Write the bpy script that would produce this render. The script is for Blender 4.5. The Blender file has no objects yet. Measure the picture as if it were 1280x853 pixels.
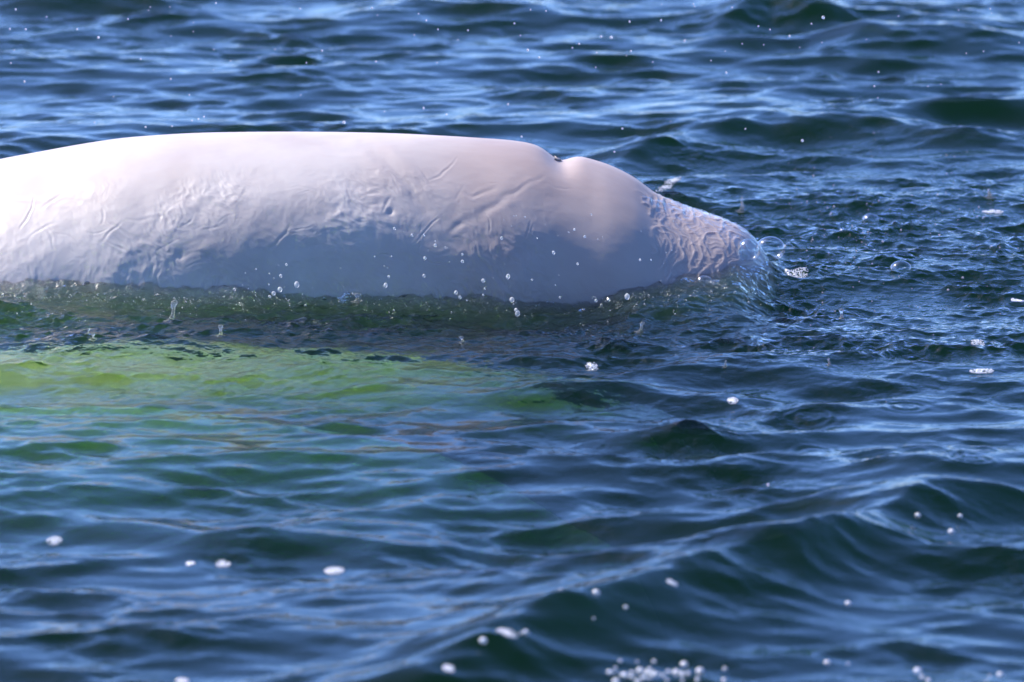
import bpy, math, random
import numpy as np
from mathutils import Vector
R = math.radians
rng = np.random.default_rng(11)
random.seed(5)
C = bpy.context.scene.collection
sc = bpy.context.scene

# ------------------------------------------------------------------ camera
PITCH = R(11.0); DIST = 18.0; PXM = 400.0           # photo pixels (1280 wide) per metre at the whale
AIM = Vector((0.0, -1.17, 0.0))
CAM = AIM + Vector((0, -math.cos(PITCH), math.sin(PITCH))) * DIST
cd = bpy.data.cameras.new('camera'); cam = bpy.data.objects.new('camera', cd); C.objects.link(cam)
cam.location = CAM; cam.rotation_euler = (math.pi/2 - PITCH, 0, 0)
cd.sensor_width = 36; cd.lens = 36 * DIST * PXM / 1280
cd.clip_start = 0.5; cd.clip_end = 5000
cd.dof.use_dof = True; cd.dof.focus_distance = DIST + 0.55
FST = 3.4
cd.dof.aperture_fstop = FST
sc.camera = cam
# ------------------------------------------------------------------ sky and sun
SUN_TO = Vector((-0.98, 0.52, 1.15)).normalized()
elev = math.asin(SUN_TO.z); azim = math.atan2(SUN_TO.x, SUN_TO.y)
w = bpy.data.worlds.new('World'); sc.world = w; w.use_nodes = True
nt = w.node_tree; bg = nt.nodes['Background']
sky = nt.nodes.new('ShaderNodeTexSky'); sky.sky_type = 'NISHITA'; sky.sun_disc = False
sky.sun_elevation = elev; sky.sun_rotation = azim
sky.air_density = 0.6; sky.dust_density = 0.8; sky.ozone_density = 8.0
hs = nt.nodes.new('ShaderNodeHueSaturation'); hs.inputs['Saturation'].default_value = 1.08; hs.inputs['Hue'].default_value = 0.506
nt.links.new(sky.outputs[0], hs.inputs['Color']); nt.links.new(hs.outputs[0], bg.inputs[0]); bg.inputs[1].default_value = 0.15
sl = bpy.data.lights.new('sun', 'SUN'); sl.energy = 3.0; sl.angle = R(0.53); sl.color = (1.0, 0.92, 0.82)
so = bpy.data.objects.new('sun', sl); C.objects.link(so)
so.rotation_euler = (-SUN_TO).to_track_quat('-Z', 'Y').to_euler(); so.location = (-6, 3, 8)
sc.view_settings.view_transform = 'Standard'; sc.view_settings.look = 'None'
sc.view_settings.exposure = 1.65; sc.view_settings.gamma = 1.0; sc.view_settings.use_curve_mapping = False
sc.cycles.max_bounces = 8; sc.cycles.transparent_max_bounces = 12
sc.cycles.volume_bounces = 0
sc.cycles.caustics_reflective = False; sc.cycles.caustics_refractive = True

# ------------------------------------------------------------------ pixel helpers
def pix_ray(px, py):
    x = (px - 640) / (DIST * PXM); y = (426.5 - py) / (DIST * PXM)
    f = Vector((0, math.cos(PITCH), -math.sin(PITCH))); u = Vector((0, math.sin(PITCH), math.cos(PITCH)))
    return f + Vector((x, 0, 0)) + u * y
def on_z(px, py, z=0.0):
    d = pix_ray(px, py); t = (z - CAM.z) / d.z
    return CAM + d * t
def on_y(px, py, Y):
    d = pix_ray(px, py); t = (Y - CAM.y) / d.y
    return CAM + d * t

# ------------------------------------------------------------------ numpy noise
def lattice(seed):
    r = np.random.default_rng(seed); a = r.uniform(0, 2*np.pi, (256, 256))
    return np.cos(a).astype(np.float32), np.sin(a).astype(np.float32)
_lat = {}
def pnoise(x, y, seed=0):
    if seed not in _lat: _lat[seed] = lattice(seed)
    gx, gy = _lat[seed]
    xi = np.floor(x).astype(np.int32); yi = np.floor(y).astype(np.int32)
    fx = (x - xi).astype(np.float32); fy = (y - yi).astype(np.float32)
    x0 = xi & 255; x1 = (xi + 1) & 255; y0 = yi & 255; y1 = (yi + 1) & 255
    u = fx*fx*fx*(fx*(fx*6-15)+10); v = fy*fy*fy*(fy*(fy*6-15)+10)
    n00 = gx[x0, y0]*fx + gy[x0, y0]*fy
    n10 = gx[x1, y0]*(fx-1) + gy[x1, y0]*fy
    n01 = gx[x0, y1]*fx + gy[x0, y1]*(fy-1)
    n11 = gx[x1, y1]*(fx-1) + gy[x1, y1]*(fy-1)
    a = n00 + u*(n10-n00); b = n01 + u*(n11-n01)
    return (a + v*(b-a)) * 1.4
def fbm(x, y, seed, octv=3):
    s = 0; a = 1.0
    for i in range(octv):
        s = s + a*pnoise(x*2**i, y*2**i, seed+i); a *= 0.5
    return s
def sstep(a, b, x):
    t = np.clip((x-a)/(b-a), 0, 1); return t*t*(3-2*t)

# ------------------------------------------------------------------ material helpers
def new_mat(name):
    m = bpy.data.materials.new(name); m.use_nodes = True
    n = m.node_tree; n.nodes.clear()
    out = n.nodes.new('ShaderNodeOutputMaterial')
    return m, n, out
def node(n, t, **kw):
    a = n.nodes.new(t)
    for k, v in kw.items():
        if k in a.inputs: a.inputs[k].default_value = v
        else: setattr(a, k, v)
    return a

# water: glossy sky by Fresnel over clear green water that fades with depth
ABS = (1.35, 0.50, 3.0); SCA = (0.017, 0.050, 0.048)
def water_mat(name, volume=True, straight=0.36, rough=0.035, bump=0.0, glint_mix=0.0, sheet=False):
    m, n, out = new_mat(name)
    fr = node(n, 'ShaderNodeFresnel', IOR=1.333)
    if sheet:                                  # same share reflected from above and from below: light that goes straight through is not caught inside
        ge = node(n, 'ShaderNodeNewGeometry'); mi = node(n, 'ShaderNodeMapRange')
        mi.inputs[3].default_value = 1.333; mi.inputs[4].default_value = 1/1.333
        n.links.new(ge.outputs['Backfacing'], mi.inputs[0]); n.links.new(mi.outputs[0], fr.inputs['IOR'])
    gl = node(n, 'ShaderNodeBsdfGlossy', Roughness=rough)
    rf = node(n, 'ShaderNodeBsdfRefraction', IOR=1.333, Roughness=0.0)
    tr = node(n, 'ShaderNodeBsdfTransparent')
    mt = node(n, 'ShaderNodeMixShader'); mt.inputs[0].default_value = straight
    n.links.new(rf.outputs[0], mt.inputs[1]); n.links.new(tr.outputs[0], mt.inputs[2])
    ms = node(n, 'ShaderNodeMixShader')
    n.links.new(fr.outputs[0], ms.inputs[0]); n.links.new(mt.outputs[0], ms.inputs[1]); n.links.new(gl.outputs[0], ms.inputs[2])
    last = ms
    if glint_mix:                                  # white mixed into the colour in place of sun glints through drops
        dd = node(n, 'ShaderNodeBsdfDiffuse', Color=(0.85, 0.86, 0.87, 1)); tt = node(n, 'ShaderNodeBsdfTranslucent', Color=(0.85, 0.86, 0.87, 1))
        dm = node(n, 'ShaderNodeMixShader'); n.links.new(dd.outputs[0], dm.inputs[1]); n.links.new(tt.outputs[0], dm.inputs[2])
        mk = node(n, 'ShaderNodeMixShader'); mk.inputs[0].default_value = glint_mix
        n.links.new(ms.outputs[0], mk.inputs[1]); n.links.new(dm.outputs[0], mk.inputs[2]); last = mk
    n.links.new(last.outputs[0], out.inputs[0])
    if bump:
        tc = node(n, 'ShaderNodeTexCoord')
        nz = node(n, 'ShaderNodeTexNoise', Scale=26.0, Detail=2.5); at = node(n, 'ShaderNodeAttribute', attribute_name='churn')
        mu = node(n, 'ShaderNodeMath', operation='MULTIPLY'); n.links.new(nz.outputs[0], mu.inputs[0]); n.links.new(at.outputs['Fac'], mu.inputs[1])
        n.links.new(tc.outputs['Object'], nz.inputs['Vector'])
        bp = node(n, 'ShaderNodeBump', Strength=1.0, Distance=bump)
        n.links.new(mu.outputs[0], bp.inputs['Height'])
        for s in (fr, gl, rf): n.links.new(bp.outputs[0], s.inputs['Normal'])
    if volume:
        tot = [a for a in ABS]
        va = node(n, 'ShaderNodeVolumeAbsorption'); mx = max(ABS)
        va.inputs['Color'].default_value = (1-ABS[0]/mx, 1-ABS[1]/mx, 1-ABS[2]/mx, 1); va.inputs['Density'].default_value = mx
        vs = node(n, 'ShaderNodeVolumeScatter'); mx = max(SCA)
        vs.inputs['Color'].default_value = (SCA[0]/mx, SCA[1]/mx, SCA[2]/mx, 1); vs.inputs['Density'].default_value = mx
        vs.inputs['Anisotropy'].default_value = 0.3
        ad = node(n, 'ShaderNodeAddShader')
        n.links.new(va.outputs[0], ad.inputs[0]); n.links.new(vs.outputs[0], ad.inputs[1])
        n.links.new(ad.outputs[0], out.inputs['Volume'])
    return m
M_WATER = water_mat('sea_water', bump=0.016, sheet=True)

def mesh_obj(name, V, F, mat, parent=None, smooth=True):
    me = bpy.data.meshes.new(name)
    V = np.asarray(V, np.float32); F = np.asarray(F, np.int32)
    me.vertices.add(len(V)); me.vertices.foreach_set('co', V.ravel())
    k = F.shape[1]
    me.loops.add(F.size); me.loops.foreach_set('vertex_index', F.ravel())
    me.polygons.add(len(F)); me.polygons.foreach_set('loop_start', np.arange(0, F.size, k, dtype=np.int32))
    me.polygons.foreach_set('loop_total', np.full(len(F), k, np.int32))
    me.polygons.foreach_set('use_smooth', np.full(len(F), smooth, bool))
    me.update(calc_edges=True); me.validate()
    me.materials.append(mat)
    o = bpy.data.objects.new(name, me); C.objects.link(o)
    if parent: o.parent = parent
    return o
def tag(o, label=None, cat=None, group=None, kind=None):
    if label: o['label'] = label
    if cat: o['category'] = cat
    if group: o['group'] = group
    if kind: o['kind'] = kind
    return o

# ------------------------------------------------------------------ whale outline (shared by water and body)
# px, silhouette top py, near waterline py  (solved for centre height h and radius r, axis at y = 0)
prof = [(-60,205,362),(0,194,364),(50,186,365),(100,178,366),(150,171.5,368),(200,168,369),(250,166,370),(300,165.5,371),
        (400,166,372),(450,167,373),(500,168.5,374),(550,171,375),(600,174,376),(640,177,377),(700,186,378)]
S = math.sin(PITCH); Cp = math.cos(PITCH)
def scale_at(y): return PXM * DIST / (DIST + (y - AIM.y)*Cp)
def yc_of(x): return 0.20*np.clip(-0.35-np.asarray(x, float), 0, 2.2)**1.5
st = []
for px, pt, pw in prof:
    vt = (426.5-pt)/scale_at(0.1); yw = on_z(px, pw).y
    yc = float(yc_of((px-640)/scale_at(0.1))); lo, hi = -0.8, 0.4
    for _ in range(40):
        h = 0.5*(lo+hi); r = math.hypot(yw-yc, h)
        f = Cp*h + (yc-AIM.y)*S + r - vt
        if f > 0: hi = h
        else: lo = h
    st.append(((px-640)/scale_at(0.1), h, r))
def broad(x): return 1.0 + 0.40*sstep(0.10, 0.80, np.asarray(x, float))    # the snout is wider than deep
def head_st(px, pt, r):                      # given radius, solve the centre height from the silhouette
    vt = (426.5-pt)/scale_at(0.1)
    x_ = (px-640)/scale_at(0.1); re = math.hypot(Cp*r, S*r*float(broad(x_)))
    return (x_, (vt + AIM.y*S - re)/Cp, r)
st = st[:-1]
st += [head_st(*a) for a in [(680,183.5,0.485),(710,191.5,0.465),(735,199.5,0.45),(760,207,0.43),(790,221.5,0.40),(820,242.5,0.365),(850,257,0.335),
        (880,267,0.31),(905,276,0.28),(925,286,0.24),(940,299,0.19),(952,316,0.14),(960,333,0.085),(965,348,0.03)]]
# tail side, out of frame
x0, h0, r0 = st[0]
pre = [(-3.75,-0.30,0.03),(-3.60,-0.29,0.06),(-3.35,-0.27,0.10),(-3.0,-0.22,0.17),(-2.6,-0.16,0.30),(-2.2,h0-0.03,r0-0.07)]
st = pre + st
SX, SH, SR = (np.array(a, np.float64) for a in zip(*st))
def cint(x, X, Y):                            # monotone-ish cubic (Catmull-Rom on non-uniform knots)
    m = np.gradient(Y, X)
    i = np.clip(np.searchsorted(X, x)-1, 0, len(X)-2)
    h = X[i+1]-X[i]; t = np.clip((x-X[i])/h, 0, 1)
    return ((2*t**3-3*t**2+1)*Y[i] + (t**3-2*t**2+t)*h*m[i] + (-2*t**3+3*t**2)*Y[i+1] + (t**3-t**2)*h*m[i+1])
def whale_hr(x): return cint(x, SX, SH), np.maximum(cint(x, SX, SR), 0.004)

# ------------------------------------------------------------------ sea surface
def axis(fine, step0, lim):
    a, b = fine
    if callable(step0):
        v = [a]
        while v[-1] < b: v.append(v[-1] + step0(v[-1]))
        v = np.array(v)
    else: v = np.arange(a, b, step0)
    out = []; s = (v[-1]-v[-2]); p = v[-1]
    while p < lim: s *= 1.16; p += s; out.append(p)
    neg = []; s = (v[1]-v[0]); p = v[0]
    while p > -lim: s *= 1.16; p -= s; neg.append(p)
    return np.concatenate([neg[::-1], v, out])
gx = axis((-2.35, 2.35), 0.0068, 900.0)
gy = axis((-6.0, 8.2), lambda y: 0.009 if -2.2 < y < 0.6 else (0.012 if y < 3 else 0.018), 900.0)
X, Y = np.meshgrid(gx, gy)                     # rows = y
X = X.astype(np.float32); Y = Y.astype(np.float32)
nY, nX = X.shape
cellx = np.gradient(gx).astype(np.float32)[None, :]; celly = np.gradient(gy).astype(np.float32)[:, None]
cell = np.maximum(cellx, celly)
Z = np.zeros_like(X); DX = np.zeros_like(X); DY = np.zeros_like(X)
core = (X > -4) & (X < 4) & (Y > -8) & (Y < 11)
def add_waves(n, l0, l1, slope, spread, dirc, weight=None, chop=0.8, seed=1):
    """random directional wave trains; slope = rms slope of the set"""
    global Z, DX, DY
    r = np.random.default_rng(seed)
    lam = np.exp(r.uniform(np.log(l0), np.log(l1), n)); th = dirc + r.normal(0, spread, n); ph = r.uniform(0, 2*np.pi, n)
    k = 2*np.pi/lam; a = slope*np.sqrt(2.0/n)/k
    for i in range(n):
        kx = k[i]*math.cos(th[i]); ky = k[i]*math.sin(th[i])
        fade = np.clip(2.3 - 4.5*cell/lam[i], 0, 1)
        p = (kx*X + ky*Y + ph[i]).astype(np.float32)
        A = a[i]*fade if weight is None else a[i]*fade*weight
        Z += A*np.cos(p); s = A*np.sin(p)*chop
        DX -= s*math.cos(th[i]); DY -= s*math.sin(th[i])
def bump2(px, py, rx, ry):
    c = on_z(px, py); return np.exp(-(((X-c.x)/rx)**2 + ((Y-c.y)/ry)**2))
# where the whale has churned the water
turb = np.clip(1.0*bump2(1040, 300, 0.75, 1.5) + 0.8*bump2(1200, 330, 0.5, 1.3) + 0.75*bump2(820, 410, 0.8, 0.5)
               + 1.0*bump2(450, 398, 1.1, 0.36) + 1.0*bump2(100, 398, 0.9, 0.36) + 0.7*bump2(300, 440, 1.3, 0.7) + 0.5*bump2(1150, 430, 0.6, 0.6), 0, 1.0).astype(np.float32)
patch = (0.6 + 0.9*fbm(X*0.9+3, Y*0.45, 40, 2)).clip(0.15, 1.3).astype(np.float32)
patch2 = (0.55 + 1.1*fbm(X*2.6+1, Y*1.9, 43, 2)).clip(0.05, 1.5).astype(np.float32)
WD = R(97)
add_waves(26, 0.9, 2.6, 0.050, 0.30, WD, None, 1.0, 1)
add_waves(60, 0.09, 0.36, 0.135, 0.46, R(92), 0.45+0.55*patch2, 1.0, 12)
add_waves(48, 0.28, 0.9, 0.150, 0.42, WD, patch, 1.0, 2)
add_waves(40, 0.12, 0.30, 0.115, 0.5, R(80), patch*patch2, 0.9, 3)
add_waves(44, 0.045, 0.12, 0.075, 0.7, R(75), (0.3+0.7*patch)*patch2, 0.8, 4)
add_waves(44, 0.07, 0.26, 0.19, 0.9, R(118), turb*(0.5+0.5*patch2), 1.0, 5)
add_waves(44, 0.028, 0.075, 0.26, 1.3, R(100), turb*(0.35+0.65*patch2), 0.8, 6)
# crests read off the photograph: polyline in photo pixels, height, half width (m)
def ridge(pts, hgt, w_back, w_front, taper=0.35):
    global Z
    P = [on_z(*p, 0.75*hgt) for p in pts]; xs = np.array([p.x for p in P]); ys = np.array([p.y for p in P])
    yc = np.interp(X, xs, ys); d = Y - yc
    L = xs[-1]-xs[0]
    env = sstep(xs[0]-0.02, xs[0]+taper*L, X)*sstep(-xs[-1]-0.02, -xs[-1]+taper*L, -X)
    yo = 0.03*pnoise(X*3.1, Y*0.7, 77)
    d = d + yo
    Z += (hgt*env*np.where(d > 0, np.exp(-np.abs(d/w_back)**1.3), np.exp(-np.abs(d/w_front)**1.5))).astype(np.float32)
ridge([(330,870),(480,835),(600,800),(760,745),(900,705),(1000,675),(1080,635),(1160,608),(1300,592),(1420,585)], 0.12, 0.50, 0.30, 0.3)
ridge([(560,522),(640,514),(720,515),(800,527),(880,543),(980,566)], 0.030, 0.30, 0.14)
ridge([(-140,612),(0,628),(120,640),(260,655),(420,662),(620,668)], 0.045, 0.35, 0.16, 0.2)
ridge([(380,632),(500,622),(620,612),(760,622),(900,634)], 0.028, 0.28, 0.13)
ridge([(-60,446),(120,442),(240,440),(380,452),(520,476),(640,500)], 0.028, 0.30, 0.26)
ridge([(690,222),(760,196),(860,165),(960,146),(1060,150),(1180,162),(1320,180)], 0.055, 0.5, 0.20, 0.25)
ridge([(860,40),(900,20),(960,3),(1040,14),(1100,32)], 0.07, 0.6, 0.30)
ridge([(1000,60),(1080,42),(1180,38),(1320,48)], 0.07, 0.6, 0.30)
ridge([(380,22),(460,8),(560,2),(680,8),(780,24)], 0.06, 0.6, 0.30)
ridge([(-60,0),(60,-6),(180,-4),(300,10)], 0.06, 0.6, 0.30)
ridge([(-80,192),(0,186),(90,176),(170,170),(240,168)], 0.03, 0.4, 0.2)
# water heaped up against the near flank, and drawn over the snout
def h_at(x):
    hh, rr = whale_hr(x.astype(np.float64)); return hh, rr
hh, rr = whale_hr(gx.astype(np.float64))
yw = yc_of(gx) - broad(gx)*np.sqrt(np.maximum(rr**2-hh**2, 1e-4))            # near waterline of the body, per column
in_body = ((gx > -2.6) & (gx < 0.84)).astype(np.float64)
lipn = 1 + 0.7*pnoise(gx*2.3, gx*0+.3, 90) + 0.4*pnoise(gx*9.7, gx*0+.4, 91) + 0.35*pnoise(gx*31, gx*0+.6, 95)
lip_h = (0.024*np.clip(lipn, 0.35, 2) * in_body * (0.65+0.35*sstep(0.1, -0.6, gx)) * sstep(0.80, 0.45, gx)).astype(np.float32)
d = (Y - yw[None, :].astype(np.float32))
bow = (0.085*sstep(0.18, 0.55, gx)*sstep(0.95, 0.70, gx)*(1+0.3*pnoise(gx*9, gx*0+.2, 97))).astype(np.float32)
Z += bow[None, :]*np.where(d > 0, 1.0, np.exp(-(d/0.36)**2))*np.exp(-np.clip(d, 0, None)**2/0.10)
lip = np.where(d > 0, 1.0, np.exp(-(d/0.07)**2))*np.exp(-np.clip(d, 0, None)**2/0.5)
Z += lip_h[None, :]*lip
rough_lip = (np.exp(-((d+0.06)/0.12)**2)*in_body[None, :]).astype(np.float32)
add_waves(50, 0.024, 0.09, 0.62, 1.6, R(90), rough_lip*(0.6+0.8*pnoise(X*6, Y*6, 93)).clip(0, 1.5), 0.6, 8)
# rings where drops fell
for (px, py, rad, amp) in [(1010,522,.10,.0022),(1022,563,.09,.002),(1170,586,.11,.0018),(848,586,.09,.0025),(672,565,.07,.0018),(110,516,.07,.002),
        (1132,510,.08,.002),(1085,590,.10,.0014),(262,520,.06,.0015),(310,490,.10,.0012),(560,545,.06,.0015),(1214,600,.08,.003),(735,560,.06,.001),(1130,325,.07,.006)]:
    c = on_z(px, py); q = np.hypot(X-c.x, Y-c.y)
    Z += (amp*np.cos(q*2*np.pi/0.034)*np.exp(-((q-rad*0.55)/(rad*0.45))**2)).astype(np.float32)
PXs = X + DX; PYs = Y + DY
seaV = np.stack([PXs, PYs, Z], -1).reshape(-1, 3)
idx = np.arange(nY*nX, dtype=np.int32).reshape(nY, nX)
seaF = np.stack([idx[:-1,:-1], idx[:-1,1:], idx[1:,1:], idx[1:,:-1]], -1).reshape(-1, 4)
sea = mesh_obj('sea_water', seaV, seaF, M_WATER)
at_ = sea.data.attributes.new('churn', 'FLOAT', 'POINT')
churn = (0.10 + 0.25*patch2*patch + 0.9*turb*(0.4+0.6*patch2) + 2.2*rough_lip)*np.clip(1.5-cell/0.03, 0, 1)
at_.data.foreach_set('value', churn.astype(np.float32).ravel())
sea_floor_m, n_, o_ = new_mat('sea_floor')
dn = node(n_, 'ShaderNodeBsdfDiffuse'); tn = node(n_, 'ShaderNodeTexNoise', Scale=0.6); rn = node(n_, 'ShaderNodeValToRGB')
n_.links.new(tn.outputs[0], rn.inputs[0]); rn.color_ramp.elements[0].color = (0.02, 0.022, 0.018, 1); rn.color_ramp.elements[1].color = (0.05, 0.05, 0.04, 1)
n_.links.new(rn.outputs[0], dn.inputs[0]); n_.links.new(dn.outputs[0], o_.inputs[0])
L_ = float(gx[-1])*1.02
floor = mesh_obj('sea_floor', [(-L_,-L_,-14),(L_,-L_,-14),(L_,L_,-14),(-L_,L_,-14)], [(0,1,2,3)], sea_floor_m)
tag(floor, 'dark sea bed far below the surface', None, None, 'structure')
tag(sea, 'blue green sea water with small waves around the whale', None, None, 'structure')

# ------------------------------------------------------------------ whale body
def skin_mat():
    m, n, out = new_mat('whale_skin')
    p = node(n, 'ShaderNodeBsdfPrincipled'); n.links.new(p.outputs[0], out.inputs[0])
    tc = node(n, 'ShaderNodeTexCoord')
    a = node(n, 'ShaderNodeTexNoise', Scale=3.0, Detail=5.0); n.links.new(tc.outputs['Object'], a.inputs['Vector'])
    cr = node(n, 'ShaderNodeValToRGB'); n.links.new(a.outputs[0], cr.inputs[0])
    cr.color_ramp.elements[0].position = 0.35; cr.color_ramp.elements[0].color = (0.355, 0.305, 0.285, 1)
    cr.color_ramp.elements[1].position = 0.65; cr.color_ramp.elements[1].color = (0.43, 0.385, 0.36, 1)
    # the head is a greyer pink than the back
    sx = node(n, 'ShaderNodeSeparateXYZ'); n.links.new(tc.outputs['Object'], sx.inputs[0])
    mr = node(n, 'ShaderNodeMapRange'); mr.inputs[1].default_value = -0.55; mr.inputs[2].default_value = 0.1; n.links.new(sx.outputs[0], mr.inputs[0])
    mx = node(n, 'ShaderNodeMix', data_type='RGBA', blend_type='MULTIPLY'); n.links.new(mr.outputs[0], mx.inputs[0])
    n.links.new(cr.outputs[0], mx.inputs[6]); mx.inputs[7].default_value = (0.84, 0.75, 0.72, 1)
    n.links.new(mx.outputs[2], p.inputs['Base Color'])
    p.inputs['Roughness'].default_value = 0.5; p.inputs['IOR'].default_value = 1.34
    p.inputs['Subsurface Weight'].default_value = 0.5; p.inputs['Subsurface Radius'].default_value = (1.0, 0.75, 0.65); p.inputs['Subsurface Scale'].default_value = 0.05
    b = node(n, 'ShaderNodeTexNoise', Scale=260.0, Detail=3.0); n.links.new(tc.outputs['Object'], b.inputs['Vector'])
    bp = node(n, 'ShaderNodeBump', Strength=0.12, Distance=0.003); n.links.new(b.outputs[0], bp.inputs['Height'])
    n.links.new(bp.outputs[0], p.inputs['Normal'])
    return m
M_SKIN = skin_mat()

def whale_grid(xs, ang):
    h, r = whale_hr(xs)
    # flukes: flat and wide at the very end of the tail
    fl = np.exp(-((xs+3.60)/0.16)**2)
    ry = r*broad(xs) + 0.42*fl; rz = r*(1-0.6*fl)
    ca = np.cos(ang)[None, :]; sa = np.sin(ang)[None, :]
    return (xs[:, None] + 0*ca, yc_of(xs)[:, None]-ry[:, None]*ca, h[:, None] + rz[:, None]*sa)
xs = np.concatenate([np.linspace(-3.76, -1.85, 90)[:-1], np.linspace(-1.85, 0.93, 900), ])
xe = (965-640)/scale_at(0.1)
xs = xs[xs < xe-0.001]; xs = np.append(xs, [xe-0.0006])
# angle 0 = towards camera, 90 = top; fine from -8 to 130 degrees
ang = np.concatenate([np.radians(np.linspace(-170, -12, 40))[:-1], np.radians(np.linspace(-12, 125, 420)), np.radians(np.linspace(125, 190, 24))[1:-1]])
BX, BY, BZ = whale_grid(xs, ang)
# normals of the smooth body
def gnorm(x, y, z):
    du = np.stack([np.gradient(a, axis=0) for a in (x, y, z)], -1); dv = np.stack([np.gradient(a, axis=1) for a in (x, y, z)], -1)
    nn = np.cross(dv, du); nn /= np.linalg.norm(nn, axis=-1, keepdims=True)+1e-12
    return nn
N = gnorm(BX, BY, BZ)
c_ = N[len(xs)//2, len(ang)//2]
if c_[2] < 0 and c_[1] > 0: N = -N
# photo pixel seen by each surface point (used only to place folds where the photograph has them)
rx_ = BX - CAM.x; ry_ = BY - CAM.y; rz_ = BZ - CAM.z
depth = ry_*Cp - rz_*S; upc = ry_*S + rz_*Cp
QX = 640 + rx_/depth*DIST*PXM; QY = 426.5 - upc/depth*DIST*PXM
facing = sstep(-0.05, 0.25, -(N[...,0]*rx_ + N[...,1]*ry_ + N[...,2]*rz_)/np.sqrt(rx_**2+ry_**2+rz_**2))
D = np.zeros_like(BX)
def seg_d(x, y, pts):
    best = np.full(x.shape, 1e9); tt = np.zeros(x.shape); L = 0
    pts = np.array(pts, float); ln = np.hypot(*np.diff(pts, axis=0).T); tot = ln.sum()
    sign = np.zeros(x.shape)
    for i in range(len(pts)-1):
        a, b = pts[i], pts[i+1]; v = b-a; t = np.clip(((x-a[0])*v[0]+(y-a[1])*v[1])/(v@v), 0, 1)
        dx = x-a[0]-t*v[0]; dy = y-a[1]-t*v[1]; q = np.hypot(dx, dy); m = q < best
        best = np.where(m, q, best); tt = np.where(m, (L+t*ln[i])/tot, tt); sign = np.where(m, np.sign(v[0]*dy-v[1]*dx), sign); L += ln[i]
    return best, tt, sign
WX = QX + 3.0*pnoise(QX/22, QY/22, 60); WY = QY + 3.0*pnoise(QX/22, QY/22, 61)
def fold(pts, dep, wid, rim=0.5):
    """a groove with raised lips, depth and width in metres / photo px"""
    global D
    q, t, s = seg_d(WX, WY, pts)
    env = np.sin(np.pi*np.clip(t*0.94+0.03, 0, 1))**0.6
    g = -np.exp(-(q/wid)**2) + rim*np.exp(-((q-1.9*wid)/(1.2*wid))**2)
    D += dep*env*g*facing
fold([(455,180),(480,200),(505,228),(525,252),(540,276)], 0.0029, 6.5)
fold([(470,183),(500,207),(525,235)], 0.0012, 5.2)
fold([(590,276),(610,261),(632,246),(652,236)], 0.0018, 5.2)
fold([(562,288),(575,280),(588,272)], 0.0016, 4.2)
fold([(578,241),(592,246),(604,242),(618,236)], 0.0012, 2.3)
fold([(626,245),(642,241),(652,236),(664,228),(680,219)], 0.0008, 2.3)
fold([(0,250),(50,250),(90,252),(120,257)], 0.0012, 2.9)
fold([(380,178),(420,186),(450,192)], 0.0012, 3.9)
q = np.hypot((WX-489), (WY-264)*1.2); D -= 0.006*np.exp(-(q/5.0)**2)*facing
q = np.hypot((WX-224), (WY-319)); D -= 0.004*np.exp(-(q/5.0)**2)*facing
q = np.hypot((WX-258), (WY-320)); D -= 0.004*np.exp(-(q/5.0)**2)*facing
# fine scratches and short crooked wrinkles all over the flank
rs = random.Random(21)
for i in range(54):
    x_, y_ = rs.uniform(20, 690), rs.triangular(215, 340, 300); a_ = rs.choice([-0.7, -0.4, 0.5, -0.9, 0.1]) + rs.gauss(0, 0.25); L_s = rs.uniform(8, 50)
    c_s = rs.uniform(-0.35, 0.35); P_s = []
    for q_ in range(4):
        P_s.append((x_, y_)); x_ += L_s/3*math.cos(a_); y_ += L_s/3*math.sin(a_); a_ += c_s
    fold(P_s, rs.choice([0.0003, 0.0004, 0.0005, 0.0007, 0.0011]), rs.uniform(0.9, 1.8))
# blowhole: a notch across the top behind the melon, with a raised far lip
q, t, s = seg_d(QX, QY, [(668,178),(682,188),(694,199),(703,205)])
bx = (703-640)/scale_at(0.1)
top = sstep(R(52), R(80), ang[None, :])
dxb = BX-bx; sg = np.where(dxb < 0, 0.060, 0.038)
D -= 0.026*np.exp(-(dxb/sg)**2)*sstep(R(58), R(86), ang[None, :])
D -= 0.006*np.exp(-(dxb/0.07)**2)*sstep(R(35), R(75), ang[None, :])
D += 0.003*np.exp(-((BX-bx-0.07)/0.05)**2)*top
# skin under the snout's running water: ridges shaped to imitate refracted light lines
def snout_cells(u_, v_):
    a_ = u_ + 0.020*fbm(u_*9, v_*9, 71, 2) + 0.10*(v_-0.35)**2; b_ = v_ + 0.020*fbm(u_*9+4, v_*9, 73, 2)
    n1 = pnoise(a_*22, b_*14, 75); n2 = pnoise(a_*46+3, b_*34, 76)
    return np.exp(-(n1/0.13)**2) + 0.55*np.exp(-(n2/0.16)**2)
def snout_edge(v_, a_):
    return (812-640)/scale_at(0.1) + 0.015*np.sin(v_*14) + 0.06*pnoise(v_*9, v_*0+0.5, 70) + 0.02*pnoise(v_*31, v_*0+0.5, 72) - 0.03*np.exp(-((a_-R(40))/0.5)**2)
sv = ang[None, :]*0.33 + 0*BX
D += 0.0026*snout_cells(BX, sv)*sstep(0.0, 0.035, BX-snout_edge(sv, ang[None, :]))*sstep(xe-0.02, xe-0.14, BX)*sstep(R(2), R(22), ang[None, :])
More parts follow.
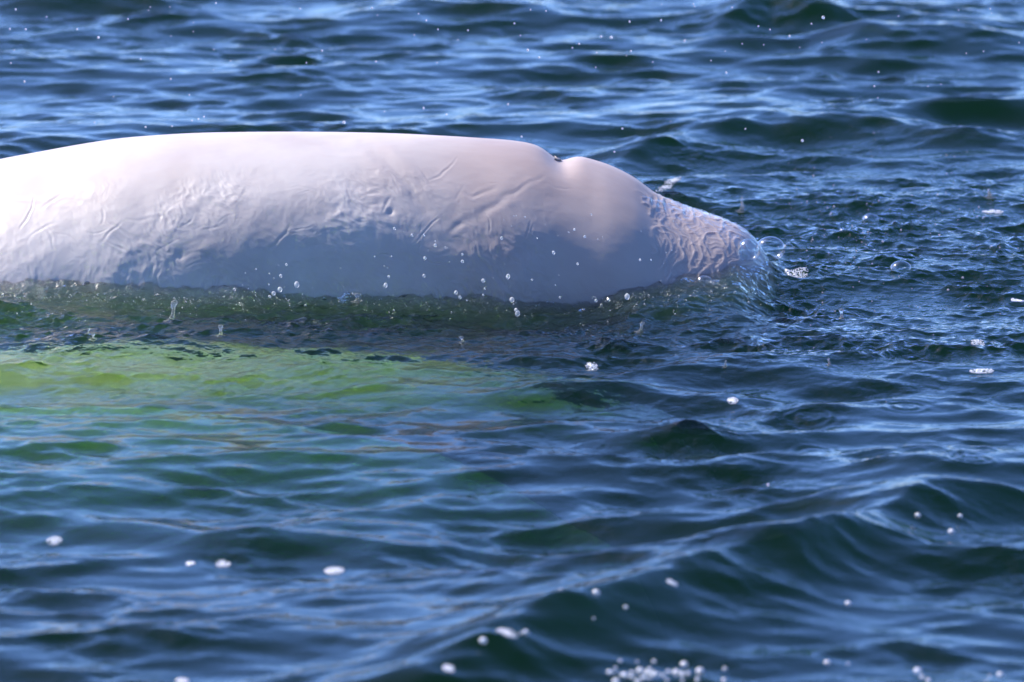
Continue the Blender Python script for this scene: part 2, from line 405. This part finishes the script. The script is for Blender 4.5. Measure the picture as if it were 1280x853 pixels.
# broad unevenness and blubber wrinkles
u = BX; v = ang[None, :]*0.5 + 0*BX
D += 0.006*fbm(u*2.2, v*3.0, 20, 2)*facing
wz = (0.85*sstep(-2.0, -0.9, u)*sstep(0.2, -0.05, u) + 0.5*sstep(-0.9, -1.6, u) + 0.22*sstep(-0.1, 0.2, u)*sstep(0.42, 0.3, u))*sstep(R(72), R(30), ang[None, :])
wpat = np.clip(0.35 + 1.1*fbm(u*3.0+9, v*3.6, 24, 2), 0.22, 1.0)*wz
wu = u*0.80 + v*0.6 + 0.035*fbm(u*6, v*6, 30, 3); wv = v*0.80 - u*0.6 + 0.035*fbm(u*6+5, v*6, 34, 3)
rid = 1 - np.abs(pnoise(wu*26, wv*11, 50))*2.6
D += 0.0017*np.clip(rid, -0.6, 1)*wpat
rid2 = 1 - np.abs(pnoise(wu*55+3, wv*24, 52))*2.6
D += 0.0014*np.clip(rid2, -0.6, 1)*wpat
D += 0.0026*fbm(u*13, v*13, 54, 3)*(0.35*wz + wpat)
# a faint soft lengthwise crease texture higher up
D += 0.0006*fbm(u*8, v*13, 57, 3)*facing
PB = np.stack([BX, BY, BZ], -1) + N*D[..., None]*sstep(-3.2, -2.2, BX)[..., None]
nA = len(ang); nS = len(xs)
ii = np.arange(nS*nA, dtype=np.int32).reshape(nS, nA); jj = np.roll(ii, -1, axis=1)
bf = np.stack([ii[:-1], jj[:-1], jj[1:], ii[1:]], -1).reshape(-1, 4)
whale = mesh_obj('whale', PB.reshape(-1, 3), bf, M_SKIN)
tag(whale, 'large smooth white whale with wrinkled flank breaking the sea surface', 'whale')

# ------------------------------------------------------------------ second whale, wholly under water
def loft(name, stations, ym, mat, n=48, m=120):
    X0, Z0, R0 = (np.array(a, float) for a in zip(*stations))
    t = np.linspace(X0[0], X0[-1], m); zz = cint(t, X0, Z0); r = np.maximum(cint(t, X0, R0), 0.004)
    a = np.linspace(0, 2*np.pi, n, endpoint=False)
    V = np.stack([t[:, None]+0*a[None], ym+r[:, None]*np.cos(a)[None], zz[:, None]+r[:, None]*0.85*np.sin(a)[None]], -1)
    i = np.arange(m*n, dtype=np.int32).reshape(m, n); j = np.roll(i, -1, 1)
    return mesh_obj(name, V.reshape(-1, 3), np.stack([i[:-1], i[1:], j[1:], j[:-1]], -1).reshape(-1, 4), mat)
diver = loft('submerged_whale', [(-3.5,-1.05,0.01),(-3.3,-0.95,0.15),(-2.8,-0.82,0.40),(-2.1,-0.79,0.60),(-1.2,-0.74,0.63),(-0.6,-0.77,0.58),(-0.2,-0.79,0.50),(0.15,-0.88,0.38),(0.4,-0.92,0.2),(0.5,-0.98,0.02)], -1.27, M_SKIN)
tag(diver, 'pale whale under the surface, glowing yellow-green through the water', 'whale')

# ------------------------------------------------------------------ water film running over the snout
M_FILM = water_mat('film_water', volume=False, straight=1.0, rough=0.05, sheet=True)
fs = np.linspace((795-640)/scale_at(0.1), xe-0.002, 200); fa = np.radians(np.linspace(-10, 112, 220))
h_, r_ = whale_hr(fs)
FX = fs[:, None] + 0*fa[None]; FY = -(r_*broad(fs))[:, None]*np.cos(fa)[None]; FZ = h_[:, None] + r_[:, None]*np.sin(fa)[None]
FN = gnorm(FX, FY, FZ)
if FN[100, 110][1] > 0: FN = -FN
fu = FX; fv = fa[None]*0.33 + 0*FX
edge = snout_edge(fv, fa[None])
inn = sstep(0.0, 0.06, fu-edge)
film = -0.006 + inn*(0.009 + 0.0035*snout_cells(fu, fv)) + 0.0*np.exp(-((fu-edge-0.03)/0.014)**2)
FP = np.stack([FX, FY, FZ], -1) + FN*film[..., None]
k = np.arange(len(fs)*len(fa), dtype=np.int32).reshape(len(fs), len(fa))
ff = np.stack([k[:-1,:-1], k[:-1,1:], k[1:,1:], k[1:,:-1]], -1).reshape(-1, 4)
e1 = FP[101,110]-FP[100,110]; e2 = FP[100,111]-FP[100,110]
if np.dot(np.cross(e2, e1), (0.1,-0.5,0.8)) < 0: ff = ff[:, ::-1]
film_o = mesh_obj('water_film', FP.reshape(-1, 3), ff, M_FILM)
tag(film_o, 'thin rippled sheet of clear water pouring over the whale snout', None, None, 'structure')



# ------------------------------------------------------------------ small things on and over the water
def sea_z(x, y):
    a, b = x, y
    for _ in range(3):                         # undo the sideways motion of the waves
        j = int(np.clip(np.searchsorted(gx, a), 1, nX-1)); i = int(np.clip(np.searchsorted(gy, b), 1, nY-1))
        a = x - float(DX[i, j]); b = y - float(DY[i, j])
    return float(Z[i-1:i+1, j-1:j+1].mean())
def on_sea(px, py):
    z = 0.0
    for _ in range(12):
        p = on_z(px, py, z); z = 0.5*z + 0.5*sea_z(p.x, p.y)
    return Vector((p.x, p.y, sea_z(p.x, p.y)))
def ppm(p): return PXM*DIST/((p-CAM).dot(Vector((0, Cp, -S))))        # photo pixels per metre at a point
def sphere_vf(nu=14, nv=8, zmin=-1.0):
    V = []; F = []
    a0 = math.asin(max(-0.999, zmin))
    for i in range(nv+1):
        t = a0 + (math.pi/2-0.02-a0)*i/nv
        for j in range(nu):
            a = 2*math.pi*j/nu; V.append((math.cos(t)*math.cos(a), math.cos(t)*math.sin(a), math.sin(t)))
    for i in range(nv):
        for j in range(nu):
            F.append((i*nu+j, i*nu+(j+1)%nu, (i+1)*nu+(j+1)%nu, (i+1)*nu+j))
    k = nv*nu
    for j in range(0, nu-2, 2): F.append((k, k+j+1, k+j+2, k+(j+3 if j+3 < nu else 0)))
    return np.array(V, np.float32), np.array(F, np.int32)
SV, SF = sphere_vf(); HV, HF = sphere_vf(20, 9, -0.25); TV, TF = sphere_vf(8, 4, -0.6)

M_DROP = water_mat('drop_water', volume=False, straight=0.25, rough=0.08, glint_mix=0.4)
def bubble_mat():
    m, n, out = new_mat('bubble_film')
    lw = node(n, 'ShaderNodeLayerWeight'); lw.inputs[0].default_value = 0.32
    pw = node(n, 'ShaderNodeMath', operation='POWER'); pw.inputs[1].default_value = 1.6
    n.links.new(lw.outputs['Facing'], pw.inputs[0])
    sc_ = node(n, 'ShaderNodeMath', operation='MULTIPLY_ADD'); sc_.inputs[1].default_value = 0.85; sc_.inputs[2].default_value = 0.06
    n.links.new(pw.outputs[0], sc_.inputs[0])
    t = node(n, 'ShaderNodeBsdfTransparent', Color=(0.97, 0.98, 0.98, 1)); g = node(n, 'ShaderNodeBsdfGlossy', Roughness=0.06)
    mx = node(n, 'ShaderNodeMixShader'); n.links.new(sc_.outputs[0], mx.inputs[0]); n.links.new(t.outputs[0], mx.inputs[1]); n.links.new(g.outputs[0], mx.inputs[2])
    n.links.new(mx.outputs[0], out.inputs[0]); return m
M_BUB = bubble_mat()
M_SPARKLE = water_mat('sparkle_water', volume=False, straight=0.2, rough=0.1, glint_mix=0.35)
M_JET = water_mat('jet_water', volume=False, straight=0.15, rough=0.08, glint_mix=0.10)
def foam_mat():
    m, n, out = new_mat('foam')
    d = node(n, 'ShaderNodeBsdfDiffuse', Color=(0.82, 0.83, 0.84, 1)); g = node(n, 'ShaderNodeBsdfGlossy', Roughness=0.12)
    tr = node(n, 'ShaderNodeBsdfTranslucent', Color=(0.7, 0.74, 0.76, 1))
    tp = node(n, 'ShaderNodeBsdfTransparent')
    m1 = node(n, 'ShaderNodeMixShader'); m1.inputs[0].default_value = 0.3; n.links.new(d.outputs[0], m1.inputs[1]); n.links.new(tr.outputs[0], m1.inputs[2])
    m2 = node(n, 'ShaderNodeMixShader'); m2.inputs[0].default_value = 0.15; n.links.new(m1.outputs[0], m2.inputs[1]); n.links.new(g.outputs[0], m2.inputs[2])
    m3 = node(n, 'ShaderNodeMixShader'); m3.inputs[0].default_value = 0.2; n.links.new(m2.outputs[0], m3.inputs[1]); n.links.new(tp.outputs[0], m3.inputs[2])
    n.links.new(m3.outputs[0], out.inputs[0]); return m
M_FOAM = foam_mat()

# bubbles
def bubble(px, py, rpx, label, squash=1.0, group=None):
    p = on_sea(px, py + rpx*0.75); r = rpx/ppm(p)
    o = mesh_obj('bubble', HV*np.array([r, r, r*squash]), HF, M_BUB); o.location = p + Vector((0, 0, 0.05*r))
    return tag(o, label, 'bubble', group)
def bubble_on(px, py, rpx, Yd, label, squash=1.0, sx=1.0):
    p = on_y(px, py, Yd); r = rpx/ppm(p)
    o = mesh_obj('bubble', sphere_vf(28, 14, -0.9)[0]*np.array([r*sx, r, r*squash]), sphere_vf(28, 14, -0.9)[1], M_BUB); o.location = p
    return tag(o, label, 'bubble')
bubble_on(936, 313, 14.5, -0.36, 'round clear bubble resting on the end of the submerged whale snout')
bubble_on(963, 311, 17, -0.26, 'wide clear bubble dome just ahead of the snout, beside the rounder bubble', 0.9, 1.1)
bubble_on(880, 351, 8.5, -0.42, 'small clear bubble on the water under the whale snout', 0.8, 1.2)
bubble_on(893, 354, 6, -0.44, 'flat small bubble touching the bubble under the whale snout', 0.7, 1.2)
for (px, py, r) in [(1088,268,11),(1042,265,6),(1054,286,5),(1012,273,2.5),(1030,282,3),(1126,327,14),(1233,270,6),(985,305,7),(1242,305,5),(1240,262,5)]:
    bubble(px, py, r, 'clear bubble floating on the choppy water ahead of the whale', 0.8, 'bubbles ahead of the whale')

# foam flecks: each one a raft of tiny bubbles
def fleck(px, py, wpx, hpx, label, group=None, seed=0, tilt=0):
    r = random.Random(seed*31+int(px)); c = on_sea(px, py); k = ppm(c)
    V = []; F = []; n0 = 0; W = wpx/k; Hh = hpx/k
    for i in range(int(50 + wpx*5)):
        a = r.uniform(0, 6.283); q = math.sqrt(r.random()); x = q*math.cos(a)*W/2; y = q*math.sin(a)*Hh/S/2.2 + x*tilt
        rr_ = r.uniform(0.0012, 0.0032)*(1.15-0.5*q)
        z = sea_z(c.x+x, c.y+y) - c.z + rr_*0.2
        V.append(TV*rr_ + np.array([x, y, z], np.float32)); F.append(TF+n0); n0 += len(TV)
    o = mesh_obj('foam_fleck', np.concatenate(V), np.concatenate(F), M_FOAM); o.location = c
    return tag(o, label, 'foam', group)
G = 'foam flecks on the sea'
fleck(997, 344, 28, 9, 'bright elongated foam fleck on the water just ahead of the bubbles', G, 1, 0.8)
fleck(836, 232, 34, 7, 'long thin foam streak on the water behind the whale forehead', G, 2, 2.2)
fleck(1222, 430, 17, 7, 'oval foam fleck on rippled water, beside a pair of dark drops', G, 3)
fleck(1227, 464, 32, 4, 'narrow white foam line along a small wave crest', G, 4, 0.4)
fleck(916, 501, 14, 6, 'small foam fleck alone above a smooth dark wavelet', G, 5)
fleck(1272, 376, 18, 4, 'thin foam dash on the choppy water far ahead of the snout', G, 6)
fleck(1241, 265, 26, 6, 'ragged foam scrap around a bubble on the churned water', G, 7)
fleck(740, 459, 16, 5, 'white splash crown of foam beside green lit water', G, 8)
fleck(418, 714, 26, 7, 'blurred flat foam fleck on pale blue smooth water', G, 9)
fleck(68, 676, 19, 7, 'blurred foam fleck on the dark green wave face', G, 10)
fleck(238, 705, 11, 4, 'blurred tiny foam fleck, one of a close pair', 'pair of tiny foam flecks', 11)
fleck(279, 706, 18, 5, 'blurred tiny foam fleck, one of a close pair', 'pair of tiny foam flecks', 12)
fleck(634, 791, 26, 5, 'blurred round foam patch on the crest of the largest wave', G, 13)
fleck(561, 837, 15, 4, 'blurred foam patch below the largest wave crest', G, 14)
fleck(700, 743, 9, 5, 'faint blurred foam dot on pale water behind the largest wave', G, 15)
fleck(228, 852, 16, 6, 'blurred foam patch cut by the lower edge of the view', G, 16)
fleck(840, 728, 14, 3, 'blurred foam on the shoulder of the largest wave', G, 17)
fleck(430, 374, 18, 5, 'broken white froth on the water lip at the whale flank', G, 18)
fleck(985, 340, 8, 4, 'tiny foam dot trailing the bright elongated fleck', G, 19)
# white foam beads afloat near the lens, added in place of sun glints
def bead(px, py, rpx, label, group, name='glint_bead', cat='water drop'):
    p = on_sea(px, py); r = rpx/ppm(p)
    o = bpy.data.objects.new(name, BEAD_W); C.objects.link(o); o.location = p - Vector((0, 0, 0.25*r)); o.scale = (r, r, r*0.9)
    return tag(o, label, cat, group)
_t = mesh_obj('glint_bead', SV, SF, M_DROP); BEAD = _t.data; BEAD_W = _t.data.copy(); BEAD_W.materials[0] = M_FOAM; bpy.data.objects.remove(_t)
for (px, py) in [(800+random.gauss(0, 26), 843+random.gauss(0, 7)) for _ in range(22)] + [(742,773),(782,758),(657,790),(651,792),(604,804),(1147,642),(1200,646),(1189,664),(745,740),(960,606),(1060,754),(775,843),(788,846),(800,838),(812,848),(823,842),(834,850),(797,852),(812,836),(855,830),(860,841),(875,838),(906,836),(1034,828),(1060,830),(1147,838),(1152,846),(1160,850),(1237,845),(1250,843),(1233,852),(853,850),(905,850),(845,840),(770,852),(872,850)]:
    bead(px, py, random.choice([1.8, 2.4, 3.0, 4.0, 5.0]), 'white bead standing in for a sun glint on the blurred near waves', 'white beads standing in for sun glints on the near waves')

# drops thrown up by the whale
def drop(px, py, rpx, Yd, label, group, stretch=1.0):
    p = on_y(px, py, Yd); r = rpx/ppm(p)
    o = bpy.data.objects.new('water_drop', BEAD); C.objects.link(o); o.location = p
    o.scale = (r, r, r*stretch); o.rotation_euler = (random.uniform(-.3,.3), random.uniform(-.3,.3), random.uniform(0,3))
    return tag(o, label, 'water drop', group)
GA = 'drops before the shaded flank'; LA = 'clear drop hanging in front of the shaded blue flank of the whale'
for a in [(371,356,3.2),(350,362,3.0),(342,367,2.6),(337,371,2.0),(293,362,1.8),(351,345,2.0),(358,331,1.6),(482,357,2.6),(486,346,1.6),(530,345,2.0),(570,366,2.4),(604,351,2.4),(635,346,2.6),(640,375,3.2),
          (645,388,2.2),(647,392,3.2),(784,371,3.2),(745,376,1.8),(761,375,1.8),(606,361,1.2),(575,372,2.0),(493,286,1.6),(515,294,1.6),(544,307,2.0),(531,323,2.0),(578,327,2.0),(627,298,1.9),(692,316,2.0),(530,294,1.4),(578,318,1.4),
          (665,350,1.3),(700,372,1.4),(718,287,1.5),(731,296,1.6),(722,330,1.4),(604,369,1.4),(800,325,1.4)]:
    drop(*a, -0.78, LA, GA, random.uniform(1.0, 1.35))
r3 = random.Random(9)
for i in range(60):
    px = r3.uniform(300, 860); py = r3.uniform(265, 385)
    if py < 400 - (px-250)*0.22 - 60 and px < 600: py = r3.uniform(330, 385)
    drop(px, py, r3.choice([0.45,0.55,0.6,0.7,0.9]), r3.uniform(-0.95, -0.65), LA, GA, r3.uniform(1, 1.5))
GB = 'spray specks over the far water'; LB = 'tiny speck of spray in the air over the far blue water'
for a in [(430,153,2.4),(248,149,1.3),(240,151,1.2),(182,159,1.5),(215,158,1.2),(255,146,1.3),(123,47,2.0),(160,24,1.3),(270,4,1.5),(375,11,1.3),(465,10,1.4),(1029,22,2.6),(764,47,2.4),(724,55,1.6),(652,171,1.6),(674,72,1.6),(948,33,1.4),(1003,176,2.2),(1093,108,1.4),(778,161,1.6),(719,198,2.0),(768,190,1.4),(585,38,1.4),(470,77,1.4)]:
    drop(a[0], a[1], a[2]*0.8, 0.5, LB, GB)
for i in range(80):
    drop(r3.uniform(5, 1275), abs(r3.gauss(0, 75))+4, r3.choice([0.6,0.7,0.9,1.1]), r3.uniform(0.3, 1.0), LB, GB, r3.uniform(1, 1.6))

# jets and crowns standing where drops hit the water
def jet(px, py, hpx, lean, label, fat=1.0, bulb=1.0):
    c = on_sea(px, py); k = ppm(c); h = hpx/k; n = 12
    prof_ = [(0,2.4),(0.06,1.5),(0.15,0.95),(0.35,0.62),(0.55,0.55),(0.68,0.75*bulb),(0.78,1.05*bulb),(0.88,1.05*bulb),(0.96,0.7*bulb),(1.0,0.1)]
    V = []; F = []
    for i, (t, rr_) in enumerate(prof_):
        for j in range(n):
            a = 2*math.pi*j/n; q = rr_*h*0.13*fat*(1+0.18*math.sin(3*a+i))
            V.append((q*math.cos(a)+lean*h*t+0.05*h*math.sin(5*t), q*math.sin(a), h*t-0.003))
    for i in range(len(prof_)-1):
        for j in range(n): F.append((i*n+j, i*n+(j+1)%n, (i+1)*n+(j+1)%n, (i+1)*n+j))
    o = mesh_obj('splash_jet', V, F, M_JET); o.location = c
    return tag(o, label, 'splash')
jet(212, 401, 28, 0.3, 'tallest leaning water jet rising at the whale flank on the bright side')
jet(275, 420, 15, 0.1, 'short forked water jet on pale green water before the whale', 1.4)
jet(926, 263, 20, 0.12, 'pointed dark water spike standing behind the whale snout', 1.2, 0.4)
jet(1051, 398, 14, 0.1, 'small dark water jet on rippled water below the bright foam fleck', 1.5)
jet(1036, 456, 10, 0.0, 'tiny dark water peak on blue ripples near a smooth wavelet', 1.6, 0.6)
jet(799, 414, 13, 0.4, 'slanting splash beside green water under the whale throat', 1.6)
jet(906, 458, 9, 0.2, 'tiny water peak on blue ripples between two foam flecks', 1.6, 0.5)
jet(578, 428, 9, -0.1, 'stubby dark water bump on green water before the flank', 2.2)
jet(1237, 246, 12, -0.1, 'dark conical water peak beside ragged foam on churned water', 2.4, 0.3)
jet(116, 424, 9, 0.1, 'low splash beside bright rippled water at the sunlit flank', 2.0)
jet(446, 376, 11, 0.1, 'dark lumpy splash on the water lip against the shaded flank', 2.4, 1.3)
jet(108, 417, 8, 0.6, 'little drop jet just above the low splash', 1.2)
# froth beads added as sun sparkle on wet lip and churned water, uncountable
V = []; F = []; n0 = 0; r4 = random.Random(3)
for i in range(1400):
    if i < 1000:
        px = r4.uniform(-60, 960); py = 370 + 12*math.sin(px/97.0)*0.3 + abs(r4.gauss(0, 14)) - 6 + (0 if px < 700 else -(px-700)*0.02)
    else:
        px = r4.gauss(1060, 130); py = r4.gauss(290, 60)
        if px < 960 and py < 380 and py > 180: continue
    p = on_sea(px, py)
    hb, rb = whale_hr(np.array([p.x]))
    if p.x < 0.8 and abs(p.y-float(yc_of(p.x))) < math.sqrt(max(rb[0]**2-hb[0]**2, 0)) - 0.03: continue
    q = min(0.0042, 0.0008 + 0.0006*r4.expovariate(1.0))
    V.append(TV*q + np.array([p.x, p.y, p.z+q*0.3], np.float32)); F.append(TF+n0); n0 += len(TV)
froth = mesh_obj('sparkle_beads', np.concatenate(V), np.concatenate(F), M_SPARKLE)
tag(froth, 'countless tiny froth beads standing in for sun sparkle along the wet flank and churned water', 'froth', None, 'stuff')

# blowhole slit in the notch on top of the head
bm_, bn_, bo_ = new_mat('blowhole_skin')
bd_ = node(bn_, 'ShaderNodeBsdfPrincipled'); bd_.inputs['Roughness'].default_value = 0.4
bt_ = node(bn_, 'ShaderNodeTexNoise', Scale=40.0); bc_ = node(bn_, 'ShaderNodeValToRGB'); bn_.links.new(bt_.outputs[0], bc_.inputs[0])
bc_.color_ramp.elements[0].color = (0.05, 0.045, 0.05, 1); bc_.color_ramp.elements[1].color = (0.12, 0.10, 0.105, 1)
bn_.links.new(bc_.outputs[0], bd_.inputs['Base Color']); bn_.links.new(bd_.outputs[0], bo_.inputs[0])
hb_, rb_ = whale_hr(np.array([bx])); V = []; F = []; n = 25
for i in range(n):
    t = -1 + 2*i/(n-1); y = 0.035*t; x = bx - 0.012 - 0.016*t*t; wd = 0.007*(1-t*t) + 0.0006
    col = int(np.argmin(np.abs(ang-(math.pi/2+y/rb_[0])))); row = int(np.argmin(np.abs(xs-x))); z = PB[row, col, 2]
    for (dx_, dz_) in ((-wd, 0.0008), (0, 0.0012), (wd, 0.0008), (wd, -0.006), (-wd, -0.006)): V.append((x+dx_, y, z+dz_))
for i in range(n-1):
    for j in range(5): F.append((i*5+j, (i+1)*5+j, (i+1)*5+(j+1)%5, i*5+(j+1)%5))
bh = mesh_obj('blowhole', V, F, bm_, whale); tag(bh, 'dark crescent blowhole slit behind the forehead')
